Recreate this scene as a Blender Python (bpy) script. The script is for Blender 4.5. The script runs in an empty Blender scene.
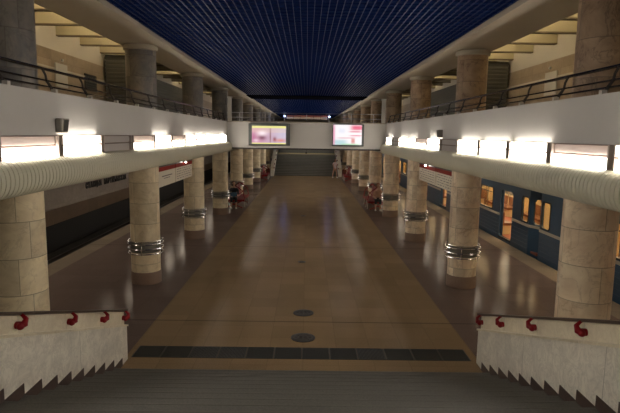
import bpy, bmesh, math, random
from mathutils import Vector, Matrix
random.seed(7)
C = bpy.context.scene.collection
S = bpy.context.scene
PI = math.pi

# ------------------------------------------------------------------ camera
def make_camera():
    f, pitch, yaw, roll, cx, H = 531.27, .134316, .0077859, .015047, .02078, 3.863
    cam = bpy.data.cameras.new('camera'); co = bpy.data.objects.new('camera', cam); C.objects.link(co)
    cam.sensor_width = 36.0; cam.sensor_fit = 'HORIZONTAL'; cam.lens = f * 36.0 / 620.0
    cam.clip_start = .05; cam.clip_end = 300
    cp, sp, cy, sy = math.cos(pitch), math.sin(pitch), math.cos(yaw), math.sin(yaw)
    fw = Vector((sy*cp, cy*cp, -sp)); r = Vector((cy, -sy, 0)); u = r.cross(fw)
    c, s = math.cos(roll), math.sin(roll)
    r2 = c*r + s*u; u2 = -s*r + c*u
    M = Matrix(((r2.x, u2.x, -fw.x, cx), (r2.y, u2.y, -fw.y, 0), (r2.z, u2.z, -fw.z, H), (0, 0, 0, 1)))
    co.matrix_world = M
    S.camera = co
make_camera()

# ------------------------------------------------------------------ world, exposure
S.view_settings.view_transform = 'Standard'; S.view_settings.look = 'None'
S.view_settings.gamma = 1.0; S.view_settings.use_curve_mapping = False
S.view_settings.exposure = 1.45
w = bpy.data.worlds.new('world'); S.world = w; w.use_nodes = True
w.node_tree.nodes['Background'].inputs[0].default_value = (.55, .6, .7, 1)
w.node_tree.nodes['Background'].inputs[1].default_value = .004
BOX = 7.0            # strength of a lit gallery light box
TUBE = 3.8           # platform tubes
GAL = 1.9            # gallery tubes
TRAIN = 1.6
STAIR_FILL = 4.0
S.cycles.max_bounces = 7; S.cycles.diffuse_bounces = 4; S.cycles.glossy_bounces = 3
S.cycles.sample_clamp_indirect = 3.0
S.cycles.use_denoising = True

# ------------------------------------------------------------------ materials
def mat(name, col=(.5, .5, .5), rough=.6, metal=0, spec=.5, emit=None, es=0):
    m = bpy.data.materials.new(name); m.use_nodes = True
    b = m.node_tree.nodes['Principled BSDF']
    b.inputs['Base Color'].default_value = (*col, 1); b.inputs['Roughness'].default_value = rough
    b.inputs['Metallic'].default_value = metal; b.inputs['Specular IOR Level'].default_value = spec
    if emit:
        b.inputs['Emission Color'].default_value = (*emit, 1); b.inputs['Emission Strength'].default_value = es
    return m
class NT:
    def __init__(s, m): s.t = m.node_tree; s.b = s.t.nodes['Principled BSDF']
    def n(s, k, **kw):
        x = s.t.nodes.new(k)
        for a, v in kw.items(): setattr(x, a, v)
        return x
    def l(s, a, b): s.t.links.new(a, b)
    def math(s, op, a, b=None, c=None):
        x = s.n('ShaderNodeMath', operation=op)
        for i, v in enumerate((a, b, c)):
            if v is None: continue
            if isinstance(v, (int, float)): x.inputs[i].default_value = v
            else: s.l(v, x.inputs[i])
        return x.outputs[0]
    def mix(s, f, a, b, mode='MIX'):
        x = s.n('ShaderNodeMix', data_type='RGBA', blend_type=mode)
        for i, v in ((0, f), (6, a), (7, b)):
            if isinstance(v, (int, float)): x.inputs[i].default_value = v
            elif isinstance(v, tuple): x.inputs[i].default_value = (*v, 1)
            else: s.l(v, x.inputs[i])
        return x.outputs[2]
    def ramp(s, f, stops):
        x = s.n('ShaderNodeValToRGB'); e = x.color_ramp.elements
        while len(e) < len(stops): e.new(.5)
        for q, (p, c) in zip(e, stops): q.position = p; q.color = (*c, 1) if isinstance(c, tuple) else (c, c, c, 1)
        s.l(f, x.inputs[0]); return x.outputs[0]
    def noise(s, vec, sc, det=4, rough=.6, dist=0):
        x = s.n('ShaderNodeTexNoise'); x.inputs['Scale'].default_value = sc; x.inputs['Detail'].default_value = det
        x.inputs['Roughness'].default_value = rough; x.inputs['Distortion'].default_value = dist
        if vec is not None: s.l(vec, x.inputs['Vector'])
        return x.outputs['Fac']
    def obj(s): return s.n('ShaderNodeTexCoord').outputs['Object']
    def sep(s, v):
        x = s.n('ShaderNodeSeparateXYZ'); s.l(v, x.inputs[0]); return x.outputs

def marble_column(name, base, dark, vein, tile_h=.52, tiles=3, contrast=.35):
    """cylindrical marble cladding: curved tiles with thin seams, each tile a slightly different stone"""
    m = mat(name, base, .38, spec=.4); N = NT(m); o = N.obj(); x, y, z = N.sep(o)
    ang = N.math('MULTIPLY', N.math('DIVIDE', N.math('ADD', N.math('ARCTAN2', y, x), PI), 2*PI), tiles)
    row = N.math('DIVIDE', z, tile_h); ri = N.math('FLOOR', row); rf = N.math('FRACT', row)
    info = N.n('ShaderNodeObjectInfo')
    a2 = N.math('ADD', ang, N.math('MULTIPLY', N.math('MODULO', N.math('ADD', ri, 20), 2.0), .22))
    af = N.math('FRACT', a2); ai = N.math('FLOOR', a2)
    cb = N.n('ShaderNodeCombineXYZ'); N.l(ri, cb.inputs[0]); N.l(ai, cb.inputs[1]); N.l(info.outputs['Random'], cb.inputs[2])
    wn = N.n('ShaderNodeTexWhiteNoise', noise_dimensions='3D'); N.l(cb.outputs[0], wn.inputs['Vector'])
    add = N.n('ShaderNodeVectorMath', operation='MULTIPLY_ADD')
    add.inputs[1].default_value = (13, 13, 13); N.l(cb.outputs[0], add.inputs[0]); N.l(o, add.inputs[2])
    n1 = N.noise(add.outputs[0], 2.2, 6, .65, .8)
    n2 = N.noise(add.outputs[0], 2.0, 8, .62, .9)
    c = N.mix(N.ramp(n1, [(.35, 0.0), (.7, 1.0)]), base, dark)
    ridge = N.math('ABSOLUTE', N.math('SUBTRACT', n2, .5))
    c = N.mix(N.ramp(ridge, [(0.0, contrast), (.022, 0.0)]), c, vein)
    v = N.math('ADD', N.math('MULTIPLY', wn.outputs['Value'], .26), .84)
    vv = N.n('ShaderNodeCombineColor'); [N.l(v, vv.inputs[i]) for i in range(3)]
    c = N.mix(1.0, c, vv.outputs[0], 'MULTIPLY')
    seam = N.math('MAXIMUM', N.math('LESS_THAN', rf, .022), N.math('LESS_THAN', af, .012))
    c = N.mix(N.math('MULTIPLY', seam, .55), c, (.09, .07, .05))
    N.l(c, N.b.inputs['Base Color'])
    return m

def slab_marble(name, base, dark, sx, sz, axis='y', rough=.35, seam=.5, veinamt=.5, bevel_dir=None):
    m = mat(name, base, rough); N = NT(m); o = N.obj(); x, y, z = N.sep(o)
    h = {'x': x, 'y': y}[axis]
    ih = N.math('DIVIDE', h, sx); iz = N.math('DIVIDE', z, sz)
    cb = N.n('ShaderNodeCombineXYZ'); N.l(N.math('FLOOR', ih), cb.inputs[0]); N.l(N.math('FLOOR', iz), cb.inputs[1])
    wn = N.n('ShaderNodeTexWhiteNoise', noise_dimensions='3D'); N.l(cb.outputs[0], wn.inputs['Vector'])
    add = N.n('ShaderNodeVectorMath', operation='MULTIPLY_ADD')
    add.inputs[1].default_value = (7, 7, 7); N.l(cb.outputs[0], add.inputs[0]); N.l(o, add.inputs[2])
    n1 = N.noise(add.outputs[0], 2.0, 6, .65, 1.0); n2 = N.noise(add.outputs[0], 3.2, 8, .7, 2.2)
    c = N.mix(N.ramp(n1, [(.4, 0.0), (.75, .8)]), base, dark)
    c = N.mix(N.ramp(N.math('ABSOLUTE', N.math('SUBTRACT', n2, .5)), [(0, veinamt), (.05, 0.0)]), c, dark)
    v = N.math('ADD', N.math('MULTIPLY', wn.outputs['Value'], .2), .88)
    vv = N.n('ShaderNodeCombineColor'); [N.l(v, vv.inputs[i]) for i in range(3)]
    c = N.mix(1.0, c, vv.outputs[0], 'MULTIPLY')
    sm = N.math('MAXIMUM', N.math('LESS_THAN', N.math('FRACT', ih), .008/sx), N.math('LESS_THAN', N.math('FRACT', iz), .008/sz))
    c = N.mix(N.math('MULTIPLY', sm, seam), c, (.06, .05, .04))
    N.l(c, N.b.inputs['Base Color']); return m

def speckle(name, a, b, rough=.3, sc=60, spec=.5, bump=0):
    m = mat(name, a, rough, spec=spec); N = NT(m); o = N.obj()
    n = N.noise(o, sc, 3, .7); n2 = N.noise(o, 1.3, 4)
    c = N.mix(N.ramp(n, [(.35, 0.0), (.65, 1.0)]), a, b)
    c = N.mix(N.ramp(n2, [(.3, .25), (.7, 0.0)]), c, tuple(q*.6 for q in a))
    N.l(c, N.b.inputs['Base Color'])
    return m

def floor_material():
    m = mat('polished_granite', (.2, .15, .1), .27, spec=.02); N = NT(m); o = N.obj(); x, y, z = N.sep(o)
    ax = N.math('ABSOLUTE', x)
    n = N.noise(o, 45, 3, .7); n2 = N.noise(o, .45, 4, .6); n3 = N.noise(o, 3.0, 3, .6)
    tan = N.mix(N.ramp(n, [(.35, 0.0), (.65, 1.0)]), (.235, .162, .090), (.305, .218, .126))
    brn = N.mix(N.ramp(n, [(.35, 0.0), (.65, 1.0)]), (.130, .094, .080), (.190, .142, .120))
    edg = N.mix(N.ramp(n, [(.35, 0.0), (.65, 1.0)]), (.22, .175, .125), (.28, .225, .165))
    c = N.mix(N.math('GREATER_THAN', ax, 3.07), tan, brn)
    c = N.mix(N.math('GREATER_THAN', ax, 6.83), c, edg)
    # single slabs of differing tone
    def tiles(sx, sy):
        cb = N.n('ShaderNodeCombineXYZ'); tx = N.math('DIVIDE', x, sx); ty = N.math('DIVIDE', y, sy)
        N.l(N.math('FLOOR', tx), cb.inputs[0]); N.l(N.math('FLOOR', ty), cb.inputs[1])
        wn = N.n('ShaderNodeTexWhiteNoise', noise_dimensions='3D'); N.l(cb.outputs[0], wn.inputs['Vector'])
        return wn.outputs['Value'], N.math('MAXIMUM', N.math('LESS_THAN', N.math('FRACT', tx), .010/sx), N.math('LESS_THAN', N.math('FRACT', ty), .010/sy))
    tv, ts = tiles(.61, .61)
    v = N.math('ADD', N.math('MULTIPLY', tv, .13), .93)
    v = N.math('MULTIPLY', v, N.math('ADD', N.math('MULTIPLY', n2, .3), .86))
    vv = N.n('ShaderNodeCombineColor'); [N.l(v, vv.inputs[i]) for i in range(3)]
    c = N.mix(1.0, c, vv.outputs[0], 'MULTIPLY')
    # movement joints across the floor every 7.4 m
    j = N.math('LESS_THAN', N.math('FRACT', N.math('DIVIDE', N.math('SUBTRACT', y, 10.62), 7.4)), .0055)
    c = N.mix(N.math('MULTIPLY', ts, .22), c, (.03, .025, .02))
    c = N.mix(N.math('MULTIPLY', j, .6), c, (.03, .025, .02))
    N.l(c, N.b.inputs['Base Color'])
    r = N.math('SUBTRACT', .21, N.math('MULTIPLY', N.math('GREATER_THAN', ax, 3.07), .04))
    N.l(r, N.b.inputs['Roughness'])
    return m

def paint(name, col, dirt=.15, rough=.6, sc=.8):
    m = mat(name, col, rough); N = NT(m); o = N.obj()
    n = N.noise(o, sc, 5, .65)
    c = N.mix(N.ramp(n, [(.35, dirt), (.7, 0.0)]), col, tuple(q*.55 for q in col))
    N.l(c, N.b.inputs['Base Color']); return m

M = {}
M['col_left'] = marble_column('yellow_marble', (.86, .75, .52), (.62, .50, .32), (.26, .18, .10), contrast=.22)
M['col_right'] = marble_column('rosy_marble', (.86, .74, .54), (.62, .46, .31), (.24, .15, .09), contrast=.32)
M['col_up_left'] = marble_column('grey_marble', (.27, .24, .20), (.12, .12, .125), (.05, .045, .04), contrast=.3)
M['col_up_right'] = marble_column('brown_marble', (.46, .33, .21), (.25, .16, .10), (.07, .045, .03), contrast=.5)
M['plinth'] = speckle('brown_granite', (.20, .135, .10), (.28, .195, .145), .5, spec=.15)
M['cap'] = mat('cap_plaster', (.42, .38, .30), .7)
M['chrome'] = mat('chrome', (.88, .88, .90), .16, 1)
M['steel'] = mat('brushed_steel', (.5, .5, .5), .35, 1)
M['rail_steel'] = mat('rail_steel_dark', (.09, .08, .075), .22, .8)
M['band_grey'] = mat('band_grey', (.16, .155, .125), .5)
M['dark_steel'] = mat('dark_steel', (.035, .03, .028), .35, .3)
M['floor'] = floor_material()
M['step'] = speckle('grey_granite', (.085, .082, .068), (.130, .124, .102), .5, 50)
M['nosing'] = speckle('nosing_granite', (.098, .094, .078), (.140, .134, .11), .5, 50)
M['wallmarble'] = slab_marble('white_marble', (.84, .80, .69), (.50, .47, .41), 1.9, 5.0, 'y', .32, .6)
M['capmarble'] = slab_marble('cream_marble', (.82, .75, .58), (.62, .54, .40), 1.1, 5.0, 'y', .3, .4)
M['skirting'] = speckle('dark_brown_stone', (.055, .034, .027), (.08, .05, .04), .5)
M['rail_wood'] = mat('brown_rail', (.075, .052, .04), .35)
M['red'] = mat('red_enamel', (.22, .004, .007), .4, spec=.3)
M['balcony'] = paint('white_paint', (.62, .60, .56), .12)
M['soffit'] = paint('cream_plaster', (.47, .41, .32), .10)
M['slab_under'] = paint('under_plaster', (.42, .38, .30), .1)
M['duct'] = paint('duct_cream', (.62, .595, .46), .08, .6)
M['duct_joint'] = mat('duct_joint', (.05, .045, .03), .8)
M['gal_wall'] = paint('gallery_cream', (.60, .55, .45), .12)
M['gal_band'] = slab_marble('beige_marble', (.40, .31, .21), (.28, .22, .15), .9, .52, 'y', .4, .4)
M['beam'] = paint('beam_plaster', (.52, .46, .31), .1)
M['beam_edge'] = mat('beam_edge', (.20, .16, .11), .7)
M['blue'] = mat('blue_backing', (.0025, .014, .082), .9, spec=.05)
M['slat'] = mat('blue_slat', (.0025, .013, .075), .8, 0, spec=.05)
M['slat_long'] = mat('blue_slat_edge', (.005, .017, .095), .42, 0, spec=.25)
M['shade_sheet'] = mat('black_shade', (.004, .004, .006), 1.0, spec=0)
M['pit'] = speckle('track_ballast', (.02, .018, .016), (.035, .03, .026), .9, 25)
M['rail'] = mat('rail_steel', (.15, .13, .12), .4, .8)
M['track_wall'] = slab_marble('grey_wall_marble', (.31, .265, .225), (.20, .17, .145), 1.2, .8, 'y', .35, .35)
M['track_band'] = slab_marble('brown_wall_marble', (.16, .105, .065), (.10, .07, .045), 1.2, 5, 'y', .35, .4)
M['track_low'] = mat('dark_wall', (.012, .011, .010), .9)
M['letter'] = mat('black_metal_letter', (.012, .011, .01), .4, .3)
M['housing'] = mat('pale_housing', (.42, .35, .30), .5)
M['housing_mid'] = mat('pinkish_housing', (.26, .18, .15), .5)
M['housing_dark'] = mat('brown_housing', (.13, .08, .06), .5)
M['unlit'] = mat('unlit_diffuser', (.85, .72, .66), .5)
M['unlit_grey'] = mat('unlit_grey', (.42, .38, .35), .5)
M['lit'] = mat('lit_diffuser', (.9, .9, .9), .4, emit=(1.0, .91, .80), es=BOX)
M['tube'] = mat('tube_glow', (.9, .9, .9), .4, emit=(1.0, .84, .66), es=TUBE*1.6)
M['gtube'] = mat('gallery_tube_glow', (.9, .9, .9), .4, emit=(1.0, .80, .50), es=GAL*6)
M['stair_fill'] = mat('fill_lamp_glow', (.9, .9, .9), .4, emit=(1.0, .90, .76), es=STAIR_FILL)
M['white_metal'] = mat('white_metal', (.55, .53, .47), .4)
M['grey_metal'] = mat('grey_metal', (.11, .12, .115), .45, .3)
M['speaker'] = mat('speaker_grey', (.24, .22, .19), .6)
M['speaker_face'] = mat('speaker_mesh', (.07, .065, .055), .7)
M['sign_white'] = mat('sign_white', (.72, .66, .54), .7, spec=.1)
M['sign_red'] = mat('sign_red', (.27, .022, .014), .6, spec=.1)
M['sign_ink'] = mat('sign_ink', (.16, .13, .12), .6)
M['iron'] = speckle('cast_iron', (.035, .034, .033), (.06, .058, .055), .5, 30)
M['grate'] = mat('grate_steel', (.085, .088, .08), .45, .4)
M['grate_frame'] = mat('grate_frame', (.085, .08, .07), .5, .4)
M['louver'] = mat('louver_brown', (.095, .092, .075), .6)
M['train_blue'] = mat('train_blue', (.022, .064, .118), .32)
M['train_roof'] = mat('train_roof', (.03, .035, .04), .6)
M['train_stripe'] = mat('train_stripe', (.55, .50, .40), .4)
M['rubber'] = mat('rubber', (.012, .012, .012), .6)
M['train_in'] = mat('train_interior', (.62, .47, .25), .5)
M['train_floor'] = mat('train_floor', (.30, .08, .03), .5)
M['train_lamp'] = mat('train_lamp', (.9, .8, .6), .5, emit=(1.0, .84, .56), es=TRAIN*3.0)
M['seat_brown'] = mat('seat_brown', (.20, .08, .03), .5)
M['yellow_strip'] = mat('yellow_strip', (.42, .36, .18), .6)
M['far_beige'] = paint('far_beige', (.60, .45, .30), .1)
M['far_red'] = mat('far_red_panel', (.22, .05, .03), .5)
M['blue_lamp'] = mat('blue_lamp_glow', (.8, .8, .9), .5, emit=(.30, .45, 1.0), es=4)
M['white_lamp'] = mat('white_lamp_glow', (.9, .9, .9), .5, emit=(1, .93, .8), es=6)
M['skin'] = mat('skin', (.50, .30, .21), .6)
M['cloth_dark'] = mat('dark_cloth', (.018, .018, .025), .8)
M['cloth_blue'] = mat('blue_cloth', (.05, .11, .18), .8)
M['cloth_pink'] = mat('pale_pink_cloth', (.80, .70, .72), .8)
M['cloth_beige'] = mat('beige_cloth', (.45, .27, .18), .8)
M['cloth_white'] = mat('white_cloth', (.6, .6, .6), .8)
M['hair_brown'] = mat('brown_hair', (.05, .025, .012), .6)
M['hair_ginger'] = mat('ginger_hair', (.28, .10, .03), .6)
g = bpy.data.materials.new('window_glass'); g.use_nodes = True
nt = g.node_tree; nt.nodes.clear()
out = nt.nodes.new('ShaderNodeOutputMaterial'); mx = nt.nodes.new('ShaderNodeMixShader'); tr = nt.nodes.new('ShaderNodeBsdfTransparent'); gl = nt.nodes.new('ShaderNodeBsdfGlossy')
tr.inputs[0].default_value = (.9, .85, .75, 1); gl.inputs['Roughness'].default_value = .05; mx.inputs[0].default_value = .07
nt.links.new(tr.outputs[0], mx.inputs[1]); nt.links.new(gl.outputs[0], mx.inputs[2]); nt.links.new(mx.outputs[0], out.inputs[0])
M['glass'] = g

# ------------------------------------------------------------------ mesh helpers
class MB:
    def __init__(s): s.v = []; s.f = []
    def add(s, vs, fs):
        n = len(s.v); s.v += [tuple(q) for q in vs]; s.f += [tuple(n+i for i in f) for f in fs]; return s
    def box(s, x0, x1, y0, y1, z0, z1):
        return s.add([(x0,y0,z0),(x1,y0,z0),(x1,y1,z0),(x0,y1,z0),(x0,y0,z1),(x1,y0,z1),(x1,y1,z1),(x0,y1,z1)],
                     [(0,3,2,1),(4,5,6,7),(0,1,5,4),(1,2,6,5),(2,3,7,6),(3,0,4,7)])
    def tube(s, pts, r, n=8, closed=False):
        pts = [Vector(p) for p in pts]; rings = []
        L = len(pts); up = Vector((0, 0, 1)); prev = None
        for i, p in enumerate(pts):
            if closed: t = pts[(i+1) % L] - pts[i-1]
            else: t = pts[min(i+1, L-1)] - pts[max(i-1, 0)]
            t.normalize()
            a = up if abs(t.dot(up)) < .95 else Vector((1, 0, 0))
            if prev is not None and abs(t.dot(prev)) < .95: a = prev
            e1 = t.cross(a).normalized(); e2 = e1.cross(t); prev = e2
            rr = r[i] if isinstance(r, (list, tuple)) else r
            rings.append([p + rr*(math.cos(2*PI*k/n)*e1 + math.sin(2*PI*k/n)*e2) for k in range(n)])
        vs = [q for rg in rings for q in rg]; fs = []
        for i in range(L if closed else L-1):
            j = (i+1) % L
            for k in range(n): fs.append((i*n+k, i*n+(k+1) % n, j*n+(k+1) % n, j*n+k))
        if not closed: fs += [tuple(range(n))[::-1], tuple((L-1)*n+k for k in range(n))]
        return s.add(vs, fs)
    def lathe(s, prof, n=32, c=(0, 0, 0), close=True):
        vs = []; fs = []
        for r, z in prof: vs += [(c[0]+r*math.cos(2*PI*k/n), c[1]+r*math.sin(2*PI*k/n), c[2]+z) for k in range(n)]
        for i in range(len(prof)-1):
            for k in range(n): fs.append((i*n+k, i*n+(k+1) % n, (i+1)*n+(k+1) % n, (i+1)*n+k))
        if close: fs += [tuple(range(n))[::-1], tuple((len(prof)-1)*n+k for k in range(n))]
        return s.add(vs, fs)
    def prism(s, poly, a, b, axis='x'):
        """poly: 2D outline, extruded along axis from a to b; for 'x' the outline is (y,z), for 'y' (x,z), for 'z' (x,y)"""
        def P(u, v, t): return {'x': (t, u, v), 'y': (u, t, v), 'z': (u, v, t)}[axis]
        n = len(poly); vs = [P(u, v, a) for u, v in poly] + [P(u, v, b) for u, v in poly]
        fs = [tuple(range(n))[::-1], tuple(range(n, 2*n))] + [(i, (i+1) % n, n+(i+1) % n, n+i) for i in range(n)]
        return s.add(vs, fs)
    def sphere(s, c, rx, ry, rz, n=14, m=8):
        prof = [(math.sin(PI*i/m), -math.cos(PI*i/m)) for i in range(m+1)]
        vs = [(c[0]+rx*r*math.cos(2*PI*k/n), c[1]+ry*r*math.sin(2*PI*k/n), c[2]+rz*z) for r, z in prof for k in range(n)]
        fs = [(i*n+k, i*n+(k+1) % n, (i+1)*n+(k+1) % n, (i+1)*n+k) for i in range(m) for k in range(n)]
        return s.add(vs, fs)
    def build(s, name, m, parent=None, smooth=False, loc=None, bevel=0):
        me = bpy.data.meshes.new(name); me.from_pydata(s.v, [], s.f)
        bm = bmesh.new(); bm.from_mesh(me); bmesh.ops.remove_doubles(bm, verts=bm.verts, dist=1e-5)
        if bevel: bmesh.ops.bevel(bm, geom=list(bm.edges), offset=bevel, segments=2, affect='EDGES', clamp_overlap=True)
        bmesh.ops.recalc_face_normals(bm, faces=bm.faces); bm.to_mesh(me); bm.free()
        if smooth:
            for p in me.polygons: p.use_smooth = True
            try: me.set_sharp_from_angle(angle=math.radians(40))
            except Exception: pass
        me.materials.append(M[m] if isinstance(m, str) else m)
        o = bpy.data.objects.new(name, me); C.objects.link(o)
        if parent: o.parent = parent
        if loc: o.location = loc
        return o
def tag(o, label=None, cat=None, group=None, kind=None):
    if label: o['label'] = label
    if cat: o['category'] = cat
    if group: o['group'] = group
    if kind: o['kind'] = kind
    return o
def empty(name, loc=(0, 0, 0), rz=0, label=None, cat=None, group=None):
    o = bpy.data.objects.new(name, None); C.objects.link(o); o.location = loc; o.rotation_euler = (0, 0, rz)
    o.empty_display_size = .1
    return tag(o, label, cat, group)
def struct(o, label=None, cat=None): return tag(o, label, cat, kind='structure')
def copy_tree(o, parent=None):
    c = o.copy(); C.objects.link(c); c.parent = parent
    for ch in [q for q in KIDS.get(o.name, [])]: copy_tree(ch, c)
    return c
KIDS = {}
def index_kids():
    KIDS.clear()
    for o in C.objects:
        if o.parent: KIDS.setdefault(o.parent.name, []).append(o)
ORD = ['first', 'second', 'third', 'fourth', 'fifth', 'sixth', 'seventh', 'eighth', 'ninth', 'tenth', 'eleventh', 'twelfth', 'thirteenth', 'fourteenth', 'fifteenth', 'sixteenth', 'seventeenth', 'eighteenth', 'nineteenth', 'twentieth']
def rrect(x0, x1, y0, y1, r, n=4):
    pts = []
    for cx, cy, a in ((x1-r, y1-r, 0), (x0+r, y1-r, 90), (x0+r, y0+r, 180), (x1-r, y0+r, 270)):
        for k in range(n+1):
            t = math.radians(a + 90*k/n); pts.append((cx+r*math.cos(t), cy+r*math.sin(t)))
    return pts
def plate(name, outer, holes, thick, m, parent, fn):
    """flat sheet with holes (2D curve fill), thickness +-thick/2; fn maps (u,v,w) to local coordinates"""
    cu = bpy.data.curves.new('tmp', 'CURVE'); cu.dimensions = '2D'; cu.fill_mode = 'BOTH'; cu.extrude = thick/2
    for pts in [outer]+holes:
        sp = cu.splines.new('POLY'); sp.points.add(len(pts)-1); sp.use_cyclic_u = True
        for q, (a, b) in zip(sp.points, pts): q.co = (a, b, 0, 1)
    t = bpy.data.objects.new('tmp', cu); C.objects.link(t)
    bpy.context.view_layer.update()
    me = bpy.data.meshes.new_from_object(t.evaluated_get(bpy.context.evaluated_depsgraph_get()))
    bpy.data.objects.remove(t); bpy.data.curves.remove(cu)
    for v in me.vertices: v.co = Vector(fn(*v.co))
    bm = bmesh.new(); bm.from_mesh(me); bmesh.ops.remove_doubles(bm, verts=bm.verts, dist=1e-5); bmesh.ops.recalc_face_normals(bm, faces=bm.faces); bm.to_mesh(me); bm.free()
    me.name = name; me.materials.clear(); me.materials.append(M[m])
    for p in me.polygons: p.use_smooth = False; p.material_index = 0
    o = bpy.data.objects.new(name, me); C.objects.link(o); o.parent = parent; return o

# ------------------------------------------------------------------ dimensions
Y0, Y1 = -6.0, 82.0
BRY = 24.0                       # front of the cross bridge
LX = 4.114; CR = .367; CY0 = 7.533; CS = 6.0
WX = 3.55                        # gallery parapet face
CEIL = 5.97
EDGE = 7.45
TW = 10.4                        # track wall
FY = 49.3                        # foot of the far stairs
GWX = 6.75

# ------------------------------------------------------------------ structure: floor, pits, walls
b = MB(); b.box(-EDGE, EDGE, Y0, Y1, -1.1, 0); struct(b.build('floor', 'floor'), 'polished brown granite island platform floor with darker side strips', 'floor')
for s, nm in ((-1, 'left'), (1, 'right')):
    b = MB(); b.box(*sorted((s*EDGE, s*TW)), Y0, Y1, -1.3, -1.1)
    struct(b.build('floor_track_bed', 'pit'), f'black track bed in the pit beside the {nm} platform edge', 'track bed')
    for k, xx in enumerate((8.05, 9.57)):
        r = MB(); x = s*xx; r.box(x-.075, x+.075, Y0, Y1, -1.098, -1.085); r.box(x-.012, x+.012, Y0, Y1, -1.085, -.98); r.box(x-.035, x+.035, Y0, Y1, -.98, -.94)
        if s < 0: tag(r.build('track_rail', 'rail'), f'steel running rail in the dark {nm} track pit, {"nearer the platform" if k == 0 else "nearer the wall"}', 'rail', f'running rails of the {nm} track')
        else: tag(r.build('track_rail', 'rail'), f'steel running rail under the blue train, {"nearer the platform" if k == 0 else "nearer the wall"}', 'rail', f'running rails of the {nm} track')
    b = MB(); b.box(*sorted((s*TW, s*(TW+.3))), Y0, Y1, .65, 3.4); wl = struct(b.build('wall_'+nm, 'track_wall'), f'grey marble wall across the {nm} track', 'wall')
    b = MB(); b.box(*sorted((s*(TW-.02), s*(TW+.3))), Y0, Y1, .03, .65); b.build('marble_band', 'track_band', wl)
    b = MB(); b.box(*sorted((s*(TW), s*(TW+.3))), Y0, Y1, -1.3, .03); b.build('dark_base', 'track_low', wl)  # near-black face below the brown band
    # gallery slab
    b = MB(); b.box(*sorted((s*(WX+.02), s*(TW+.3))), Y0, Y1, 3.06, 3.36); struct(b.build('floor_gallery_'+nm, 'slab_under'), f'gallery floor slab above the {nm} platform', 'floor')
    b = MB(); b.box(*sorted((s*WX, s*(WX+.17))), Y0, Y1, 3.2, 4.40); struct(b.build('wall_parapet_'+nm, 'balcony'), f'long white painted parapet of the {nm} gallery', 'wall')
    # gallery outer wall
    b = MB(); b.box(*sorted((s*GWX, s*(GWX+.2))), Y0, Y1, 5.99, 7.2); w_ = struct(b.build('wall_gallery_'+nm, 'gal_wall'), f'cream outer wall of the {nm} gallery with beige marble dado', 'wall')
    b = MB(); b.box(*sorted((s*(GWX-.02), s*(GWX+.2))), Y0, Y1, 5.53, 5.99); b.build('marble_band', 'gal_band', w_)
    b = MB(); b.box(*sorted((s*(GWX-.05), s*(GWX+.2))), Y0, Y1, 5.49, 5.53); b.build('ledge', 'gal_wall', w_)
    b = MB(); b.box(*sorted((s*(GWX-.02), s*(GWX+.2))), Y0, Y1, 3.36, 5.49); b.build('lower_panel', 'gal_band', w_)
    # gallery ceiling with cross beams
    b = MB(); b.box(*sorted((s*4.4, s*(GWX+.2))), Y0, Y1, 7.1, 7.3); gc = struct(b.build('ceiling_gallery_'+nm, 'beam'), f'cream ceiling of the {nm} gallery with deep cross beams', 'ceiling')
    k = 0; y = 13.25 - 1.53*10
    while y < Y1:
        b = MB(); b.box(*sorted((s*4.5, s*GWX)), y, y+.16, 6.42, 7.1)
        o = b.build('cross_beam', 'beam', gc); b = MB(); b.box(*sorted((s*4.5, s*GWX)), y-.01, y+.17, 6.39, 6.42); b.build('beam_edge', 'beam_edge', o); y += 1.53
    # soffit beam above the columns
    b = MB(); b.box(*sorted((s*3.44, s*4.56)), Y0, Y1, CEIL, 7.3); sb = struct(b.build('trim_soffit_'+nm, 'soffit'), f'cream edge beam above the {nm} row of columns', 'beam')
    b = MB(); b.box(*sorted((s*3.40, s*3.44)), Y0, Y1, CEIL-.012, 6.2); b.build('edge_bead', 'soffit', sb)
# end walls
b = MB(); b.box(-11, 11, Y0-.3, Y0, -1.3, 7.4); struct(b.build('wall_back', 'gal_wall'), 'wall behind the camera', 'wall')
b = MB(); b.box(-11, 11, Y1, Y1+.3, -1.3, 7.4); struct(b.build('wall_front', 'far_beige'), 'beige wall closing the far end of the hall', 'wall')

# ------------------------------------------------------------------ blue raster ceiling
b = MB(); b.box(-3.44, 3.44, Y0, 81.0, 6.085, 6.2); bc = struct(b.build('ceiling', 'blue'), 'dark blue metal raster ceiling over the hall', 'ceiling')
b = MB(); x = -3.375
while x < 3.40: b.box(x-.005, x+.005, Y0, 81.0, 6.045, 6.07); x += .125
b.build('long_slats', 'slat_long', bc)
b = MB(); y = Y0+.06
while y < 80.9: b.box(-3.40, 3.40, y-.003, y+.003, 6.052, 6.065); y += .25
b.build('cross_slats', 'slat', bc)
b = MB(); b.box(-3.40, 3.40, 30.3, 33.2, 5.99, 6.02); b.build('shade_sheet', 'shade_sheet', bc)  # black sheet added to stand for the unlit stretch of ceiling

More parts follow.
